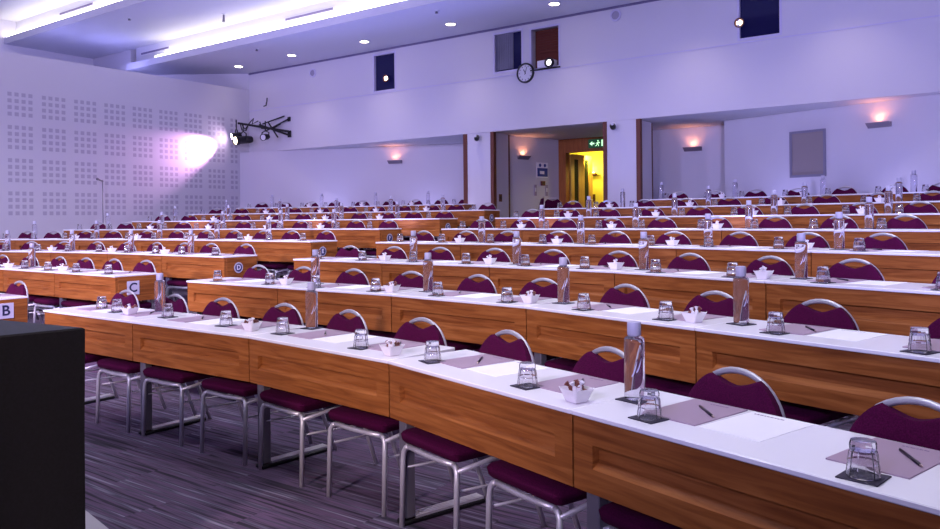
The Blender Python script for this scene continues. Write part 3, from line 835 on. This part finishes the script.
# exit sign
e = empty('exit_sign', 'green emergency exit sign with running figure over the doorway', 'sign', (-6.80, 13.79, 2.80))
link('case', MB().box((-.19, -.04, -.005), (.19, 0, .165), .006).mesh('case', M['exit_green']), e)
ar = MB(); ar.prism([(-.16, .08), (-.10, .035), (-.10, .065), (-.055, .065), (-.055, .095), (-.10, .095), (-.10, .125)], 0, .003)
pic = Matrix.Translation((0, -.041, 0)) @ Matrix.Rotation(PI / 2, 4, 'X')
for v in ar.bm.verts: v.co = pic @ v.co
link('arrow', ar.mesh('arrow', M['exit_white']), e)
mn = MB(); mn.lathe([(0, 0), (.014, 0), (.014, .003), (0, .003)], 12, Matrix.Translation((.025, .128, 0)))
for q in ([(.0, .07), (.025, .112), (.043, .105), (.03, .065)], [(.012, .072), (.03, .065), (.045, .04), (.035, .02), (.022, .022), (.03, .04)], [(.0, .075), (.015, .06), (-.005, .03), (-.035, .025), (-.035, .037), (-.01, .042)], [(-.03, .075), (-.02, .085), (.01, .1), (.012, .09), (-.01, .08)], [(.04, .1), (.06, .075), (.07, .08), (.05, .108)]): mn.prism(q, 0, .003)
for v in mn.bm.verts: v.co = pic @ v.co
link('running_figure', mn.mesh('running_figure', M['exit_white']), e)
dr = MB().prism([(.10, .02), (.17, .02), (.17, .145), (.10, .145)], 0, .003)
for v in dr.bm.verts: v.co = pic @ v.co
link('door_symbol', dr.mesh('door_symbol', M['exit_white']), e)
# poster and little plates on the vestibule wall
rzV = math.atan2(1.52, .34); nV = Vector((math.cos(rzV), math.sin(rzV), 0))
def on_v(y, z):
    t = (y - 12.33) / 1.52
    return (-8.03 + .34 * t, y, z)
e = empty('notice_poster', 'blue and white notice poster on the wall left of the door', 'poster', on_v(13.33, 2.225), rzV)
link('sheet', MB().box((-.16, -.012, 0), (.16, 0, .30)).mesh('sheet', M['paper_white']), e)
link('blue_panel', boxm('blue_panel', (-.15, -.014, .02), (.15, -.012, .19), M['poster_blue']), e)
link('picture', boxm('picture', (-.08, -.0155, .07), (.05, -.014, .13), M['paper_white']), e)
tb = MB()
for i in range(2): tb.lathe([(0, 0), (.035, 0), (.035, .002), (0, .002)], 12, Matrix.Translation((-.07 + .14 * i, -.012, .245)) @ Matrix.Rotation(PI / 2, 4, 'X'))
link('symbols', tb.mesh('symbols', M['poster_blue']), e)
e = empty('call_point', 'small dark red alarm call point below the poster', 'alarm', on_v(13.33, 2.11), rzV)
link('case', MB().box((-.055, -.04, -.045), (.055, 0, .045), .006).mesh('case', M['red_box']), e); link('button', boxm('button', (-.025, -.044, -.02), (.025, -.04, .02), M['black']), e)
for y_, lab in ((13.13, 'narrow framed plate on the wall, left one below the poster'), (13.45, 'narrow framed plate on the wall, right one below the poster')):
    e = empty('wall_plate', lab, 'plate', on_v(y_, 1.86), rzV)
    link('plate', MB().box((-.035, -.012, 0), (.035, 0, .22), .003).mesh('plate', mat('plate_grey', (.30, .24, .36), .6)), e); link('caption', boxm('caption', (-.02, -.014, .08), (.02, -.012, .16), M['white_paint']), e)

# spare chairs standing in the vestibule
for i, (x, y, r, lab) in enumerate([(-7.66, 12.2, -.9, 'spare plum chair in the doorway recess, nearest the left pillar'), (-7.30, 12.75, .4, 'spare plum chair turned sideways in the doorway recess')]):
    chair(lab, (x, y, ZT), r, False, 'spare chairs')

# microphone stand by the left wall
mz = ROWZ[4]
e = empty('microphone_stand', 'thin dark microphone stand against the perforated left wall', 'microphone stand', (-14.4, 7.88, ROWZ[5]))
link('base', MB().lathe([(0, 0), (.13, 0), (.13, .02), (.02, .035), (0, .035)], 18).mesh('base', M['grey_metal']), e)
link('pole', MB().tube([(0, 0, .03), (0, 0, 1.56)], .011, 8).mesh('pole', M['grey_metal'], 'all'), e)
link('microphone', MB().lathe([(0, -.08), (.012, -.078), (.017, .02), (.024, .03), (.026, .055), (0, .075)], 12, Matrix.Translation((-.0, -.06, 1.56)) @ Matrix.Rotation(1.2, 4, 'X')).mesh('microphone', M['grey_metal'], 40), e)

# ---------------------------------------------------------------- stage lights in the far left corner
def stage_light(name, label, loc, aim, r, ln, lens, tilt_hook=True):
    e = empty(name, label, 'stage light', loc, 0, 'stage lights in the corner')
    d = (Vector(aim) - Vector(loc)).normalized(); q = d.to_track_quat('Z', 'Y').to_matrix().to_4x4()
    link('housing', MB().lathe([(0, -ln * .5), (r * .7, -ln * .5), (r * .85, -ln * .3), (r * .85, ln * .25), (r, ln * .3), (r, ln * .5), (r * .9, ln * .5), (r * .8, ln * .4)], 16, q).mesh('housing', M['black_metal'], 40), e)
    link('lens', MB().lathe([(0, ln * .44), (r * .88, ln * .42), (r * .8, ln * .46), (0, ln * .52)], 16, q).mesh('lens', lens, 40), e)
    s = q @ Vector((1, 0, 0)); s.z = 0; s.normalize()
    yk = MB().tube([s * (r * 1.05), s * (r * 1.15) + Vector((0, 0, r * 1.3)), Vector((0, 0, r * 1.9)), s * (-r * 1.15) + Vector((0, 0, r * 1.3)), s * (-r * 1.05)], .014, 6)
    yk.tube([Vector((0, 0, r * 1.9)), Vector((0, 0, .36))], .014, 6)
    link('yoke', yk.mesh('yoke', M['black_metal']), e)
BX = Vector((-14.0, 11.35, 3.62))
br = empty('lighting_bracket', 'black lighting bracket with diagonal arms in the far left corner', 'bracket', (-13.35, YW, 3.35))
o0 = Vector((-13.35, YW, 3.35))
b = MB()
for A, B, r in (((-13.40, 11.65, 3.42), (-14.6, 11.2, 3.66), .026), ((-13.40, 11.65, 3.34), (-14.1, 11.40, 3.60), .022), ((-13.40, 11.65, 3.70), (-13.95, 11.45, 3.45), .018), ((-13.55, 11.66, 3.78), (-14.05, 11.45, 3.62), .016), ((-13.7, 11.60, 3.30), (-13.9, 11.48, 3.66), .018)):
    b.tube([Vector(A) - o0, Vector(B) - o0], r, 6)
link('arms', b.mesh('arms', M['black_metal']), br)
link('wall_plate', MB().box((-.10, -.04, -.06), (-.0, -.012, .09), .004).box((-.10, -.04, .30), (-.02, -.012, .40), .004).mesh('wall_plate', M['black_metal']), br)
b = MB()
for pts in ([(-14.45, 11.2, 3.60), (-14.35, 11.2, 3.50), (-14.2, 11.2, 3.62), (-14.15, 11.2, 3.66), (-14.05, 11.2, 3.72), (-14.10, 11.2, 3.60), (-13.95, 11.25, 3.66)], [(-14.45, 11.15, 3.62), (-14.40, 11.15, 3.48), (-14.25, 11.15, 3.46), (-14.22, 11.2, 3.62)], [(-14.02, 11.35, 3.66), (-13.96, 11.35, 3.50), (-13.7, 11.45, 3.48), (-13.6, 11.6, 3.60)]):
    b.tube([Vector(p) - o0 for p in pts], .013, 6)
link('cables', b.mesh('cables', M['black_metal']), br)
link('safety_hook', MB().tube([Vector(p) - o0 for p in ((-14.0, 11.45, 4.02), (-13.92, 11.45, 4.03), (-13.89, 11.45, 4.12), (-13.88, 11.45, 4.20))], .015, 6).mesh('safety_hook', M['black_metal']), br)
stage_light('stage_spotlight', 'black stage light with bright warm lens aimed at the left wall', (-14.42, 11.2, 3.26), (-14.50, 10.2, 3.12), .105, .44, M['glow_lens'])
stage_light('stage_spotlight', 'stage light with white lens at the left end of the cluster', (-14.56, 11.12, 3.36), (-14.75, 10.7, 3.25), .085, .22, M['glow_pink'])
stage_light('stage_spotlight', 'short black stage light right of the bright lamps', (-13.83, 11.35, 3.30), (-13.4, 10.3, 3.1), .075, .24, M['white_plastic'])
light('stage_beam', 'SPOT', (-14.60, 10.93, 3.22), 420, (1, .50, .92), .05, target=(-14.83, 10.35, 3.02), angle=math.radians(62), blend=.9)

# ---------------------------------------------------------------- lamps of the hall and added fill lights
VIO = (.52, .47, 1.0)
# violet spots added out of view, standing in for stage wash
for x in (-13.0, -9.0, -5.0, -1.0):
    light('violet_wash', 'SPOT', (x, -2.5, 3.2), 920, VIO, .35, target=(x - .5, 11.7, 1.6), angle=math.radians(60), blend=1.0)
light('violet_wash_left', 'SPOT', (-2.0, -1.0, 3.6), 2200, (.60, .50, 1.0), .35, target=(-14.8, 8.0, 2.2), angle=math.radians(70), blend=.9)
light('violet_wash', 'SPOT', (1.3, 1.0, 2.2), 1300, VIO, .3, target=(-1.4, 12.0, 1.9), angle=math.radians(50), blend=1.0)
light('violet_wash', 'SPOT', (0.6, 0.5, 2.2), 650, VIO, .3, target=(-6.3, 12.5, 2.2), angle=math.radians(26), blend=1.0)
# blue fill spots added out of sight behind the desks for the ceiling
for x in (-12.6, -10.4, -8.6, -5.2, -3.2, -1.2):
    yy = off(x)
    light('blue_ceiling_fill', 'SPOT', (x, 10.98 + yy, 1.1), 30, (.22, .28, 1.0), .1, target=(x, 10.3 + yy, 4.9), angle=math.radians(110), blend=.9)
for x in (-12.0, -9.6, -7.6, -5.2, -2.6):
    yy = off(x)
    light('blue_ceiling_fill', 'SPOT', (x, 8.62 + yy, .85), 130, (.26, .28, 1.0), .1, target=(x, 8.5 + yy, 5.4), angle=math.radians(95), blend=.9)
# violet fill added unseen on the left ledge, and under the soffit
for y in (0, 3, 5.5, 7.5, 9.2):
    light('ledge_fill', 'POINT', (-16.3, y, 4.62), 13, (.40, .40, 1.0), .1)
for x, y in ((-12.4, 11.85), (-10.2, 12.6), (-3.0, 12.25), (-1.4, 11.75), (.2, 11.2)):
    light('soffit_fill', 'SPOT', (x, y, 1.15), 22, (.46, .44, 1.0), .08, target=(x, y - .2, 3), angle=math.radians(120), blend=.9)
# white hall lamps above the desks
for x in (-12, -8.5, -5, -1.5):
    for y, z in ((1.5, 6.9), (4.3, 6.4), (6.1, 5.9), (7.9, 5.4)):
        light('hall_lamp', 'SPOT', (x, y, z), 195, (.88, .87, 1.0), .25, target=(x, y + .6, 0), angle=math.radians(95), blend=.8)
light('hall_lamp', 'SPOT', (-.6, 1.4, 5.2), 150, (.92, .91, 1.0), .25, target=(-.9, 2.6, .75), angle=math.radians(60), blend=.9)
# warm fill added out of view to brighten the desk fronts
for x, e_ in ((-10.0, 660), (-6.2, 1650), (-2.0, 750)):
    light('front_fill', 'SPOT', (x, -3.0, 3.0), e_, (1.0, .76, .80), .3, target=(x - 1.5, 3.6, .4), angle=math.radians(46), blend=.9)

w = bpy.data.worlds.new('World'); S.world = w; w.use_nodes = True
w.node_tree.nodes['Background'].inputs[0].default_value = (.2, .18, .4, 1); w.node_tree.nodes['Background'].inputs[1].default_value = .05

S.view_settings.view_transform = 'Standard'; S.view_settings.look = 'None'
S.view_settings.exposure = 0.42; S.view_settings.gamma = 1.0; S.view_settings.use_curve_mapping = False
S.cycles.use_denoising = True
S.cycles.max_bounces = 12; S.cycles.transparent_max_bounces = 24; S.cycles.transmission_bounces = 10
S.cycles.sample_clamp_indirect = 4.0; S.cycles.caustics_refractive = False; S.cycles.caustics_reflective = False
